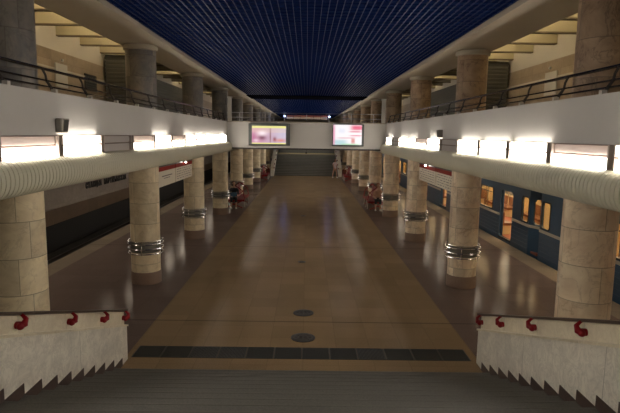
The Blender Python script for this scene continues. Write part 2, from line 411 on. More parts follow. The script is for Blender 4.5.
# ------------------------------------------------------------------ columns
def make_column(side):
    e = empty('marble_column')
    b = MB(); b.lathe([(CR+.012, 0), (CR+.012, .30), (CR, .315)], 40); b.build('plinth', 'plinth', e, True)
    b = MB(); b.lathe([(CR, .315), (CR, 3.06)], 40); b.build('shaft', 'col_left' if side < 0 else 'col_right', e, True)
    b = MB(); b.lathe([(CR, 3.36), (CR, 5.86)], 40); b.build('upper_shaft', 'col_up_left' if side < 0 else 'col_up_right', e, True)
    b = MB(); b.lathe([(CR+.01, 5.84), (CR+.045, 5.86), (CR+.045, 5.955), (CR+.02, CEIL)], 40); b.build('capital', 'cap', e, True)
    for z, r in ((.80, .435), (.925, .442), (1.05, .442), (1.12, .425)):
        b = MB(); b.tube([(r*math.cos(2*PI*k/36), r*math.sin(2*PI*k/36), z) for k in range(36)], .016 if z != 1.12 else .010, 8, True); b.build('guard_ring', 'chrome', e, True)
    b = MB()
    for k in range(6):
        t = 2*PI*(k+.5)/6; c, s_ = math.cos(t), math.sin(t)
        b.tube([(.44*c, .44*s_, .78), (.44*c, .44*s_, 1.13)], .014, 6)
        for z in (.84, 1.08): b.tube([(.36*c, .36*s_, z), (.44*c, .44*s_, z)], .012, 6)
    b.build('ring_bracket', 'chrome', e)
    b = MB(); b.lathe([(CR+.002, .82), (CR+.010, .83), (CR+.010, 1.08), (CR+.002, 1.09)], 40, close=False); b.build('grey_band', 'band_grey', e, True)  # grey band around the shaft, darker than the stone
    return e
protos = {s: make_column(s) for s in (-1, 1)}
index_kids()
for s, nm in ((-1, 'left'), (1, 'right')):
    for k in range(12):
        e = protos[s] if k == 0 else copy_tree(protos[s])
        e.location = (s*LX, CY0+CS*k, 0); e.rotation_euler = (0, 0, .7*k+(.4 if s < 0 else 0))
        tone = 'yellowish' if s < 0 else 'rosy cream'
        lab = [f'{tone} marble column standing nearest the camera behind the {nm} stair wall',
               f'{tone} round marble column with chrome rings, second in the {nm} row',
               f'{tone} round marble column with chrome rings, third in the {nm} row',
               f'{tone} ringed marble column, fourth of the {nm} row, at the near edge of the bridge' if s < 0 else f'{tone} ringed marble column, fourth of the {nm} row, in front of the bench',
               f'{tone} ringed marble column just beyond the {nm} bench with a sitting person',
               ][k] if k < 5 else f'{tone} ringed marble column far down the {nm} row, {ORD[k]} from the near stairs'
        tag(e, lab, 'column', f'ringed marble columns of the {nm} row')

# ------------------------------------------------------------------ air ducts with ribs
for s, nm in ((-1, 'left'), (1, 'right')):
    e = empty('air_duct', (s*WX, 0, 3.290), 0, f'long cream ribbed half round duct running under the {nm} light boxes', 'duct')
    n = 14; R0 = .228
    prof = [(-s*R0*max(0, math.sin(PI*k/n))**.72, R0*math.cos(PI*k/n)) for k in range(n+1)]
    y = Y0; rings = []
    def ring(y, sc, e_=e): return [(px*sc, y, pz*sc) for px, pz in prof]
    vs = []; fs = []; rows = []
    while y < 58:
        rows += [(y, 1.0), (y+.077, 1.0), (y+.0775, .955), (y+.092, .955)] if y < 26 else [(y, 1.0), (y+.087, 1.0)]
        y += .0925
    for yy, sc in rows: vs += ring(yy, sc)
    w_ = n+1
    for i in range(len(rows)-1):
        for k in range(n): fs.append((i*w_+k, i*w_+k+1, (i+1)*w_+k+1, (i+1)*w_+k))
    b = MB(); b.add(vs, fs)
    o = b.build('duct_shell', 'duct', e)
    for p in o.data.polygons: p.use_smooth = True
    o.data.set_sharp_from_angle(angle=math.radians(20))
    o.data.materials.append(M['duct_joint'])
    for p in o.data.polygons:
        ys = [o.data.vertices[i].co.y for i in p.vertices]
        rr = max((o.data.vertices[i].co.x**2+o.data.vertices[i].co.z**2)**.5 for i in p.vertices)
        if rr < R0*.975: p.material_index = 1

# ------------------------------------------------------------------ gallery light boxes
def make_box(s, up, low, L):
    """origin: on the parapet face, at the near lower corner; the box runs along +Y"""
    e = empty('light_box')
    d = -s
    def bx(x0, x1, y0, y1, z0, z1): return MB().box(*sorted((d*x0, d*x1)), y0, y1, z0, z1)
    bx(0, .02, 0, L, 0, .345).build('back_plate', 'housing', e)
    f = MB()
    for (y0, y1) in ((0, .03), (L-.03, L)): MB().box(*sorted((d*.02, d*.085)), y0, y1, 0, .345).build('end_cap', 'housing', e)
    f.box(*sorted((d*.02, d*(.092 if up == low else .045))), .03, L-.03, .194, .210)
    f.box(*sorted((d*.02, d*.11)), .03, L-.03, 0, .012)  # bottom lip added to shade the top of the duct
    if not up: f.box(*sorted((d*.02, d*.07)), .035, L-.035, .333, .345)
    f.build('frame', 'housing_mid' if low else 'housing_dark', e)
    P = lambda z0, z1, lit, y0=.06: MB().box(*sorted((d*.02, d*(.075 if lit else .05))), y0, L-y0, z0, z1).build('diffuser', 'lit' if lit else ('unlit' if low else 'unlit_grey'), e, bevel=.008)  # unlit diffusers paler beside a lit tube, its glow put into the colour
    P(.222, .33, up); P(.018, .190, low)
    return e
pats = {-1: [(0, 1), (1, 1), (0, 0), (0, 1), (1, 1), (0, 1), (1, 1), (1, 1), (1, 1), (1, 1), (1, 1), (1, 1)],
        1: [(0, 1), (1, 1), (1, 1), (1, 1), (0, 0), (1, 1), (0, 1), (1, 1), (1, 1), (0, 0), (1, 1), (1, 1)]}
DESC = {(1, 1): 'light box with both tubes lit', (0, 1): 'light box with only the lower tube lit', (0, 0): 'unlit brown framed light box'}
cache = {}
for s, nm in ((-1, 'left'), (1, 'right')):
    y = (7.66-1.565*4) if s < 0 else (7.63-1.565*4)
    seq = [(1, 1), (1, 1), (1, 1)] + pats[s]
    i = 0; vis = 0; far = 0
    while y < 57.0:
        pt = seq[i] if i < len(seq) else (1, 1)
        if BRY-1.0 < y < BRY+3.6: y = BRY+3.65
        L = min(1.47, BRY-.05-y) if y < BRY else 1.47
        key = (s, pt, round(L, 2))
        if key not in cache: e = cache[key] = make_box(s, *pt, L)
        else: index_kids(); e = copy_tree(cache[key])
        e.location = (s*WX, y, 3.455)
        if i >= 3: vis += 1
        d2 = DESC[pt]
        if s < 0 and i == 3: lab = 'light box with only the lower tube lit, at the left picture edge'
        elif i < 3: lab = f'{d2} on {nm} parapet near the camera, {ORD[i]} from back wall'
        else: lab = f'{d2} on {nm} parapet, {ORD[min(vis-1, 19)]} from picture edge'
        if y > BRY: far += 1; lab = f'light box on {nm} parapet beyond the footbridge, {ORD[far-1]} behind the bridge'
        tag(e, lab, 'light fixture', f'light boxes along the {nm} gallery parapet')
        y += 1.565; i += 1

# ------------------------------------------------------------------ gallery railings
for s, nm in ((-1, 'left'), (1, 'right')):
    e = empty('gallery_railing', (s*(WX+.07), 0, 4.40), 0, f'dark metal railing with leaning posts on top of the {nm} gallery parapet', 'railing')
    y_a, y_b = Y0, BRY-.1
    for (dx, z, r, nmz) in ((.07, .325, .022, 'handrail'), (.045, .165, .012, 'mid_rail'), (.02, .08, .012, 'mid_rail')):
        b = MB(); b.tube([(s*dx, y_a, z), (s*dx, y_b, z)], r, 8); b.build(nmz, 'rail_steel', e, True)
    y = 6.52-1.235*8
    first = True
    while y < y_b:
        b = MB(); b.tube([(0, y, .03), (s*.015, y-.02, .09), (s*.05, y-.055, .16), (s*.045, y-.09, .24), (s*.07, y-.12, .32)], [.018, .022, .018, .016, .018], 8)
        p = b.build('post', 'dark_steel', e, True)
        b = MB(); b.box(*sorted((-s*.065, -s*.0)), y-.035, y+.035, 0, .05); b.build('foot', 'white_metal', p)
        y += 1.235
    # beyond the bridge a plain rail
    b = MB()
    for z in (.18, .33): b.tube([(0, BRY+3.6, z), (0, 57, z)], .018, 6)
    y = BRY+3.7
    while y < 57: b.tube([(0, y, 0), (0, y, .34)], .014, 6); y += 1.5
    b.build('far_rail', 'dark_steel', e)

# loudspeakers
for s, y, nm, lab in ((-1, 7.73, 'left', 'small grey loudspeaker above the light boxes on the left parapet'), (1, 14.0, 'right', 'small grey loudspeaker above an unlit light box on the right parapet')):
    e = empty('loudspeaker', (s*WX, y, 3.84), 0, lab, 'speaker')
    b = MB(); b.prism([(0, 0), (-s*.10, 0), (-s*.13, .20), (0, .20)], -.09, .09, 'y'); b.build('cabinet', 'speaker', e, bevel=.008)
    b = MB(); b.add([(-s*.104, -.07, .02), (-s*.104, .07, .02), (-s*.131, .07, .18), (-s*.131, -.07, .18)], [(0, 1, 2, 3)])
    b.add([(-s*.102, -.07, .02), (-s*.102, .07, .02), (-s*.129, .07, .18), (-s*.129, -.07, .18)], [(3, 2, 1, 0)]); b.build('grille', 'speaker_face', e)

# ------------------------------------------------------------------ cross bridge
e = empty('footbridge', (0, BRY, 3.25), 0, 'white footbridge crossing the hall between the two galleries', 'bridge')
b = MB(); b.box(-WX, WX, 0, .16, 0, 1.13); b.build('front_parapet', 'balcony', e)
b = MB(); b.box(-WX, WX, -.02, .18, 1.13, 1.17); b.build('coping', 'cap', e)
b = MB(); b.box(-WX, WX, -.012, .16, -.06, .0); b.build('lower_edge', 'dark_steel', e)
b = MB(); b.box(-WX, WX, .16, 3.4, -.05, .11); b.build('deck', 'slab_under', e)
b = MB(); b.box(-WX, WX, 3.4, 3.56, -.05, 1.15); b.build('rear_parapet', 'balcony', e)
for z in (1.34, 1.55):
    b = MB(); b.tube([(-WX, .1, z), (WX, .1, z)], .016, 6); b.build('rail', 'steel', e)
for x in (-3.0, -2.0, -1.0, 0, 1.0, 2.0, 3.0):
    b = MB(); b.tube([(x, .1, 1.16), (x, .1, 1.56)], .014, 6); b.build('rail_post', 'steel', e)
for s, nm in ((-1, 'left'), (1, 'right')):
    p = empty('corner_post', (s*3.43, BRY+.08, 4.43), 0, f'pale square post standing on the {nm} corner of the footbridge', 'post')
    MB().box(-.075, .075, -.075, .075, 0, 1.0).build('post_shaft', 'white_metal', p); MB().box(-.1, .1, -.1, .1, 1.0, 1.06).build('cap', 'white_metal', p)

# ------------------------------------------------------------------ advertising screens
def screen(x0, x1, z0, z1, fr, label, fn, proj, dz=0):
    e = empty('video_screen', ((x0+x1)/2, BRY, z0), 0, label, 'screen')
    w_, h = x1-x0, z1-z0
    b = MB(); b.box(-w_/2, w_/2, -.16-proj, -.0, 0, h); b.build('casing', 'grey_metal', e, bevel=.01)
    l, r, t, bo = fr
    nx, nz = 30, 16
    X = lambda i: -w_/2+l+(w_-l-r)*i/nx
    Z = lambda j: bo+(h-t-bo)*j/nz
    vs = [(X(i), -.163-proj, Z(j)) for j in range(nz+1) for i in range(nx+1)]
    fs = [(j*(nx+1)+i, j*(nx+1)+i+1, (j+1)*(nx+1)+i+1, (j+1)*(nx+1)+i) for j in range(nz) for i in range(nx)]
    me = bpy.data.meshes.new('display'); me.from_pydata(vs, [], fs)
    ca = me.color_attributes.new('picture', 'FLOAT_COLOR', 'CORNER')
    for p in me.polygons:
        j, i = divmod(p.index, nx)
        col = fn((i+.5)/nx, (j+.5)/nz)
        for li in p.loop_indices: ca.data[li].color = (*col, 1)
    m = mat('display_glow', (.02, .02, .02), .2); N = NT(m); at = N.n('ShaderNodeAttribute', attribute_name='picture')
    N.l(at.outputs['Color'], N.b.inputs['Emission Color']); N.b.inputs['Emission Strength'].default_value = .36
    me.materials.append(m); o = bpy.data.objects.new('display', me); C.objects.link(o); o.parent = e
    return e
rs = random.Random(3)
def bl(u, v, cu, cv, ru, rv, p=2): return math.exp(-abs((u-cu)/ru)**p-abs((v-cv)/rv)**p)
def pic_left(u, v):
    if v > .90 or v < .06: return (.85, .80, .30)
    c = Vector((.62, .30, .42)).lerp(Vector((.62, .55, .68)), min(1, max(0, u*1.5-.3)))
    if v > .62: c = c.lerp(Vector((.85, .62, .45)), .35)
    for q in ((.30, .34, .12, .13, (.16, .02, .07), .95), (.67, .26, .05, .13, (.22, .01, .04), .95), (.05, .35, .08, .28, (.42, .05, .20), .7),
              (.54, .45, .022, .5, (.22, .07, .06), .9), (.85, .20, .16, .09, (.75, .20, .10), .8), (.30, .60, .14, .13, (1.1, 1.0, 1.0), .8), (.12, .18, .07, .08, (.9, .7, .8), .8)):
        c = c.lerp(Vector(q[4]), q[5]*bl(u, v, *q[:4]))
    return tuple(c)
def pic_right(u, v):
    c = Vector((1.0, .96, .98))
    for q in ((.84, .86, .24, .13, (.80, .05, .16), .9), (.78, .66, .22, .05, (.8, .15, .25), .8), (.8, .46, .22, .05, (.85, .25, .35), .8), (.45, .36, .3, .03, (.75, .25, .35), .6),
              (.7, .2, .07, .14, (.70, .15, .12), .8), (.2, .12, .3, .14, (.30, .62, .66), .7), (.02, .5, .05, .6, (.8, .25, .42), .8), (.6, .03, .34, .05, (.35, .7, .35), .7), (.3, .7, .12, .12, (.7, .75, .95), .5)):
        c = c.lerp(Vector(q[4]), q[5]*bl(u, v, *q[:4], 4))
    return tuple(c)
screen(-2.57, -.73, 3.36, 4.33, (.15, .18, .11, .07), 'wide grey framed video screen with a pale pink picture, left of the bridge centre', pic_left, .06)
screen(1.16, 2.56, 3.37, 4.35, (.03, .10, .03, .07), 'bright video screen with white and red picture, right of the bridge centre', pic_right, .02)
e = empty('surveillance_camera', (0, BRY+.08, 3.19), 0, 'small dark camera hanging under the middle of the footbridge', 'camera')
MB().tube([(0, 0, 0), (0, 0, -.10)], .012, 6).build('bracket', 'dark_steel', e); MB().box(-.04, .04, -.12, .06, -.17, -.09).build('camera_body', 'dark_steel', e)
e = empty('surveillance_camera', (-4.9, 13.6, 3.06), 0, 'small dark camera hanging above the left platform beside the second column', 'camera')
MB().tube([(0, 0, 0), (0, 0, -.22)], .014, 6).build('bracket', 'dark_steel', e); MB().box(-.05, .05, -.13, .07, -.33, -.20).build('camera_body', 'dark_steel', e)

# ------------------------------------------------------------------ stairs
RISE, RUN = .128, .374
def stairs(org, rz, which, label_dir):
    e = empty('staircase', org, rz, f'dark grey granite stairs at the {which} end of the hall', 'stairs')
    y_first = .73          # first riser, local
    n = 14
    pr = [(y_first, 0.0005)]
    for k in range(n):
        yy = y_first+RUN*k; pr += [(yy, RISE*(k+1)-.03), (yy-.012, RISE*(k+1)-.03), (yy-.012, RISE*(k+1)), (yy+RUN, RISE*(k+1))]
    top = RISE*n; ye = y_first+RUN*n; pr[-1] = (ye+1.8, top)
    n2 = 12
    for k in range(n2):
        yy = ye+1.8+RUN*k; pr += [(yy, top+RISE*(k+1)-.03), (yy-.012, top+RISE*(k+1)-.03), (yy-.012, top+RISE*(k+1)), (yy+RUN, top+RISE*(k+1))]
    if which == 'near':   # second flight lies behind the camera
        pr = pr[:1+4*n]; pr[-1] = (ye+4.0, top)
    pr += [(pr[-1][0], 0.0005)]
    b = MB(); vs = [(-3.0, y, z) for y, z in pr]+[(3.0, y, z) for y, z in pr]; N_ = len(pr)
    b.add(vs, [(i, i+1, N_+i+1, N_+i) for i in range(N_-1)] )
    b.build('steps', 'step', e)
    b = MB()
    for k in range(n):
        yy = y_first+RUN*k-.012; z = RISE*(k+1)
        b.box(-3.0, 3.0, yy+.004, yy+.035, z, z+.002)
    b.build('nosing_strips', 'nosing', e)
    if which == 'far':
        MB().box(-3.0, 3.0, y_first+RUN*(n-1)-.013, y_first+RUN*(n-1)+.12, top, top+.01).build('yellow_edge', 'yellow_strip', e)
        MB().box(-3.0, 3.0, ye+1.75, ye+1.79, top, top+.12).build('yellow_edge', 'yellow_strip', e)
    return e
def stair_wall(org, rz, side, label, rail_mat='rail_wood'):
    """side: local x sign of the stair wall's inner face"""
    e = empty('stair_wall', (0, 0, 0), 0, label, 'stair wall'); e.location = org; e.rotation_euler = (0, 0, rz)
    Lw = 6.4; sl = .330; s = side
    xi, xo = 3.0, 3.30
    z_led = .565; z_rail = .85
    def zl(y): return z_led+.336*y
    b = MB(); b.prism([(.07, 0), (.07, zl(.07)), (Lw, zl(Lw)), (Lw, 0)], *sorted((s*xi, s*xo)), 'x'); b.build('marble_panel', 'wallmarble', e)
    b = MB(); b.prism([(.055, zl(.055)), (.055, zl(.055)+.03), (Lw, zl(Lw)+.03), (Lw, zl(Lw))], *sorted((s*(xi-.022), s*xo)), 'x'); b.build('ledge', 'capmarble', e)
    b = MB(); b.prism([(.09, zl(.09)+.028), (.09, z_rail-.035+sl*.09), (Lw, z_rail-.035+sl*Lw), (Lw, zl(Lw)+.028)], *sorted((s*(xi+.035), s*xo)), 'x'); b.build('upper_band', 'capmarble', e)
    b = MB(); b.prism([(-.04, z_rail-.035), (-.04, z_rail), (Lw, z_rail+sl*Lw), (Lw, z_rail-.035+sl*Lw)], *sorted((s*(xi+.0), s*(xi+.11))), 'x'); b.build('handrail', rail_mat, e, bevel=.006)
    for yb in (.16, 1.07, 2.15, 3.35, 4.45, 5.5):
        z0 = z_rail+sl*yb-.14
        b = MB(); b.tube([(s*(xi+.04), yb, z0), (s*(xi-.02), yb, z0), (s*(xi-.045), yb-.02, z0+.01), (s*(xi-.045), yb-.06, z0+.05), (s*(xi-.0), yb-.075, z0+.085), (s*(xi+.03), yb-.08, z0+.105)], [.04, .042, .04, .026, .018, .018], 10)
        b.sphere((s*(xi-.02), yb+.01, z0-.005), .04, .05, .042)
        b.build('rail_bracket', 'red', e, True)
    # stepped stone skirting
    b = MB(); t = .008
    b.box(*sorted((s*xi, s*(xi-t))), .345, .73, 0.001, .135)
    for k in range(14):
        y0 = .73+RUN*k-.012
        b.box(*sorted((s*xi, s*(xi-t))), y0, y0+RUN, RISE*(k+1)+.001, RISE*(k+1)+.135)
    b.build('stepped_skirting', 'skirting', e)
    return e
stairs((0, 8.78, 0), PI, 'near', 1); stairs((0, FY, 0), 0, 'far', 1)
stair_wall((0, 8.78, 0), PI, 1, 'white marble stair wall with red handrail brackets, lower left corner')
stair_wall((0, 8.78, 0), PI, -1, 'white marble stair wall with red handrail brackets, lower right corner')
stair_wall((0, FY-.15, 0), 0, -1, 'distant white marble stair wall left of the far stairs', 'capmarble')
stair_wall((0, FY-.15, 0), 0, 1, 'distant white marble stair wall right of the far stairs, by the walking person', 'capmarble')

# ------------------------------------------------------------------ floor grates and covers
gx0, gx1, ng = -2.97, 2.94, 12
gw = (gx1-gx0)/ng
def make_grate(kind):
    e = empty('floor_grate')
    f = MB(); W2 = gw/2-.003; D = .245
    f.box(-W2, W2, -D, -D+.014, 0.0005, .008); f.box(-W2, W2, D-.014, D, .0005, .008); f.box(-W2, -W2+.014, -D+.014, D-.014, .0005, .008); f.box(W2-.014, W2, -D+.014, D-.014, .0005, .008)
    f.build('frame', 'grate_frame', e)
    MB().box(-W2+.014, W2-.014, -D+.014, D-.014, .0005, .002).build('dark_well', 'rubber', e)
    b = MB()
    if kind == 0:
        x = -W2+.03
        while x < W2-.02: b.box(x-.004, x+.004, -D+.014, D-.014, .002, .007); x += .024
    else:
        y = -D+.03
        while y < D-.02: b.box(-W2+.014, W2-.014, y-.004, y+.004, .002, .007); y += .026
    b.build('bars', 'grate', e); return e
gp = [make_grate(0), make_grate(1)]; index_kids(); used = [False, False]
kinds = [1, 1, 0, 0, 1, 1, 1, 1, 0, 1, 1, 1]
for i in range(ng):
    k = kinds[i]
    if used[k]: e = copy_tree(gp[k])
    else: e = gp[k]; used[k] = True
    e.location = (gx0+gw*(i+.5), 9.03, 0)
    if i < 6: lab = f'dark steel floor grate panel at the stair foot, {ORD[i]} from the left end'
    else: lab = f'dark steel floor grate panel at the stair foot, {ORD[ng-1-i]} from the right end'
    tag(e, lab, 'grate', 'grate panels across the foot of the stairs')
for x, y, r, lab in ((0.0, 9.77, .235, 'round dark cover plate in the floor nearest the grates'), (0.0, 11.2, .225, 'round dark cover plate in the floor, second from the grates'), (-.08, 15.9, .12, 'small round cover plate in the floor between the second columns'), (-.1, 25.2, .12, 'tiny round cover plate in the floor under the footbridge')):
    e = empty('floor_cover', (x, y, 0), 0, lab, 'manhole cover', 'round covers along the middle of the floor')
    MB().lathe([(r, .0005), (r, .006), (r-.015, .008), (r-.02, .008)], 40).build('rim', 'iron', e)
    b = MB(); b.lathe([(r*.80, .0085), (r*.80, .011), (r*.70, .011), (r*.70, .0085)], 40, close=False); b.lathe([(r*.45, .0085), (r*.45, .011), (r*.35, .011), (r*.35, .0085)], 32, close=False)
    for k in range(8): t = PI*k/4; b.tube([(r*.15*math.cos(t), r*.15*math.sin(t), .008), (r*.68*math.cos(t), r*.68*math.sin(t), .008)], .004, 4)
    b.build('raised_pattern', 'grate_frame', e)

# ------------------------------------------------------------------ hanging signs between second and third columns
for s, nm in ((-1, 'left'), (1, 'right')):
    for k, (ya, yb) in enumerate(((13.98, 16.66), (16.72, 19.10))):
        e = empty('hanging_sign', (s*LX, ya, 2.33), 0, f'{"nearer" if k == 0 else "farther"} red topped {"cream" if (k == 0 and s < 0) else "printed"} sign hanging between the {nm} columns', 'sign', f'hanging signs between the {nm} columns')
        L = yb-ya
        MB().box(-.03, .03, 0, L, 0, .44).build('panel', 'sign_white', e)
        MB().box(-.035, .035, 0, L, .44, .56).build('header', 'sign_red', e)
        b = MB()
        for y in (.3, L-.3): b.tube([(0, y, .56), (0, y, .735)], .012, 6)
        b.build('hanger', 'dark_steel', e)
        MB().box(-.045, .045, 0, L, .56, .62).build('lamp_trough', 'dark_steel', e)
        # faint printed rules and dots, too small to read
        b = MB(); f = -s*.031
        rr = random.Random(5+k+s)
        if not (k == 0 and s < 0):
            for r_ in range(5):
                z = .07+r_*.075; y = .15
                while y < L-.3:
                    ln = rr.uniform(.08, .3); b.box(*sorted((f, f-s*.002)), y, min(y+ln, L-.12), z, z+.018); y += ln+rr.uniform(.05, .15)
        else:
            b.box(*sorted((f, f-s*.002)), L*.42, L*.85, .27, .30); b.box(*sorted((f, f-s*.002)), L*.5, L*.75, .21, .23)
        b.build('printing', 'sign_ink', e)
    e = empty('spot_lamp', (s*(LX-.12), 17.75, 2.90), 0, f'tiny bright white lamp on the top of the {nm} hanging sign', 'lamp')
    MB().sphere((0, 0, 0), .03, .045, .03).build('bulb', 'white_lamp', e, True); MB().box(*sorted((0, s*.12)), -.02, .02, .0, .03).build('holder', 'dark_steel', e)

# ------------------------------------------------------------------ platform tubes under the gallery slab
def tube_fixture():
    e = empty('tube_light')
    MB().box(-.07, .07, -.62, .62, 0, .05).build('housing', 'white_metal', e)
    MB().box(-.085, .085, -.58, .58, -.05, 0).build('diffuser', 'tube', e, bevel=.015)
    return e
tp = tube_fixture(); index_kids(); first = True
for s, nm in ((-1, 'left'), (1, 'right')):
    k = 0; y = 4.0
    while y < 56:
        e = tp if first else copy_tree(tp); first = False
        e.location = (s*7.3, y, 3.005)
        tag(e, f'ceiling tube light over the {nm} platform edge, {ORD[k] if k < 20 else "last"} from the near end', 'light fixture', f'tube lights over the {nm} platform edge'); k += 1; y += 3.0
# gallery tubes between the beams
def gtube_fixture():
    e = empty('gallery_tube_light')
    MB().box(-.6, .6, -.07, .07, 0, .05).build('housing', 'white_metal', e)
    MB().tube([(-.55, 0, -.03), (.55, 0, -.03)], .022, 8).build('tube', 'gtube', e)
    return e
gp_ = gtube_fixture(); index_kids(); first = True
for s, nm in ((-1, 'left'), (1, 'right')):
    for k, i in enumerate((-4, -3, -2, -1, 0, 1, 2, 3, 4, 7, 10, 14, 17)):
        e = gp_ if first else copy_tree(gp_); first = False
        e.location = (s*5.65, 13.25+.32+.6+1.53*(i-1), 7.045)
        tag(e, f'tube light tucked between ceiling beams of the {nm} gallery, {ORD[k]} from the near end', 'light fixture', f'tube lights between the {nm} gallery beams')

# ------------------------------------------------------------------ gallery furniture
for s, nm in ((-1, 'left'), (1, 'right')):
    e = empty('louvered_enclosure', (s*6.1, 24.5, 3.36), 0, f'tall dark louvered enclosure on the {nm} gallery behind the second column', 'enclosure')
    MB().box(-.55, .55, -6.5, -5.2, 0, 3.0).build('core', 'louver', e)
    MB().box(*sorted((s*.45, s*.62)), -5.2, 7.5, 0, 2.8).build('long_panel', 'louver', e)
    b = MB()
    for k in range(24):
        z = .08+k*.122
        b.prism([(-6.5, z), (-6.525, z-.02), (-6.525, z+.035), (-6.5, z+.06)], -.56, .56, 'x')
    b.build('front_louvers', 'louver', e)
    b = MB()
    for k in range(24):
        z = .08+k*.115; x = s*.45
        b.prism([(x, z), (x-s*.025, z-.02), (x-s*.025, z+.035), (x, z+.06)], -5.2, 7.5, 'y')
    b.build('side_louvers', 'louver', e)
    e = empty('notice_board', (s*(GWX-.03), 14.9, 5.05), 0, f'small pale notice board with a lamp on the {nm} gallery wall', 'notice board')
    MB().box(*sorted((0, -s*.03)), -.35, .35, 0, .62).build('board', 'white_metal', e)
    MB().sphere((-s*.06, 0, .72), .04, .05, .04).build('lamp', 'white_metal', e, True)
    if s < 0:
        e = empty('wall_vent', (s*(GWX-.03), 16.9, 5.1), 0, 'dark vent on the left gallery wall beside the enclosure', 'vent')
        MB().box(*sorted((0, -s*.02)), -.45, .45, 0, .5).build('vent_frame', 'dark_steel', e)
        b = MB()
        for k in range(6): b.box(*sorted((-s*.02, -s*.035)), -.4, .4, .05+k*.07, .07+k*.07)
        b.build('slats', 'grey_metal', e)

# ------------------------------------------------------------------ station name letters on the left track wall
e = empty('station_name', (-TW, 25.05, 1.19), 0, 'black station name letters on the grey wall across the left track', 'lettering')
y = 0
for ch in 'СТАНЦЫЯ ПАРТЫЗАНСКАЯ':
    if ch != ' ':
        cu = bpy.data.curves.new('letter', 'FONT'); cu.body = ch; cu.size = .34; cu.extrude = .015; cu.offset = .022
        t = bpy.data.objects.new('tmp', cu); C.objects.link(t); bpy.context.view_layer.update()
        me = bpy.data.meshes.new_from_object(t.evaluated_get(bpy.context.evaluated_depsgraph_get()))
        bpy.data.objects.remove(t)
        for v in me.vertices: v.co = Vector((v.co.z+.017, v.co.x+y, v.co.y))
        me.name = 'letter'; me.materials.clear(); me.materials.append(M['letter'])
        o = bpy.data.objects.new('letter', me); C.objects.link(o); o.parent = e
    y += .285

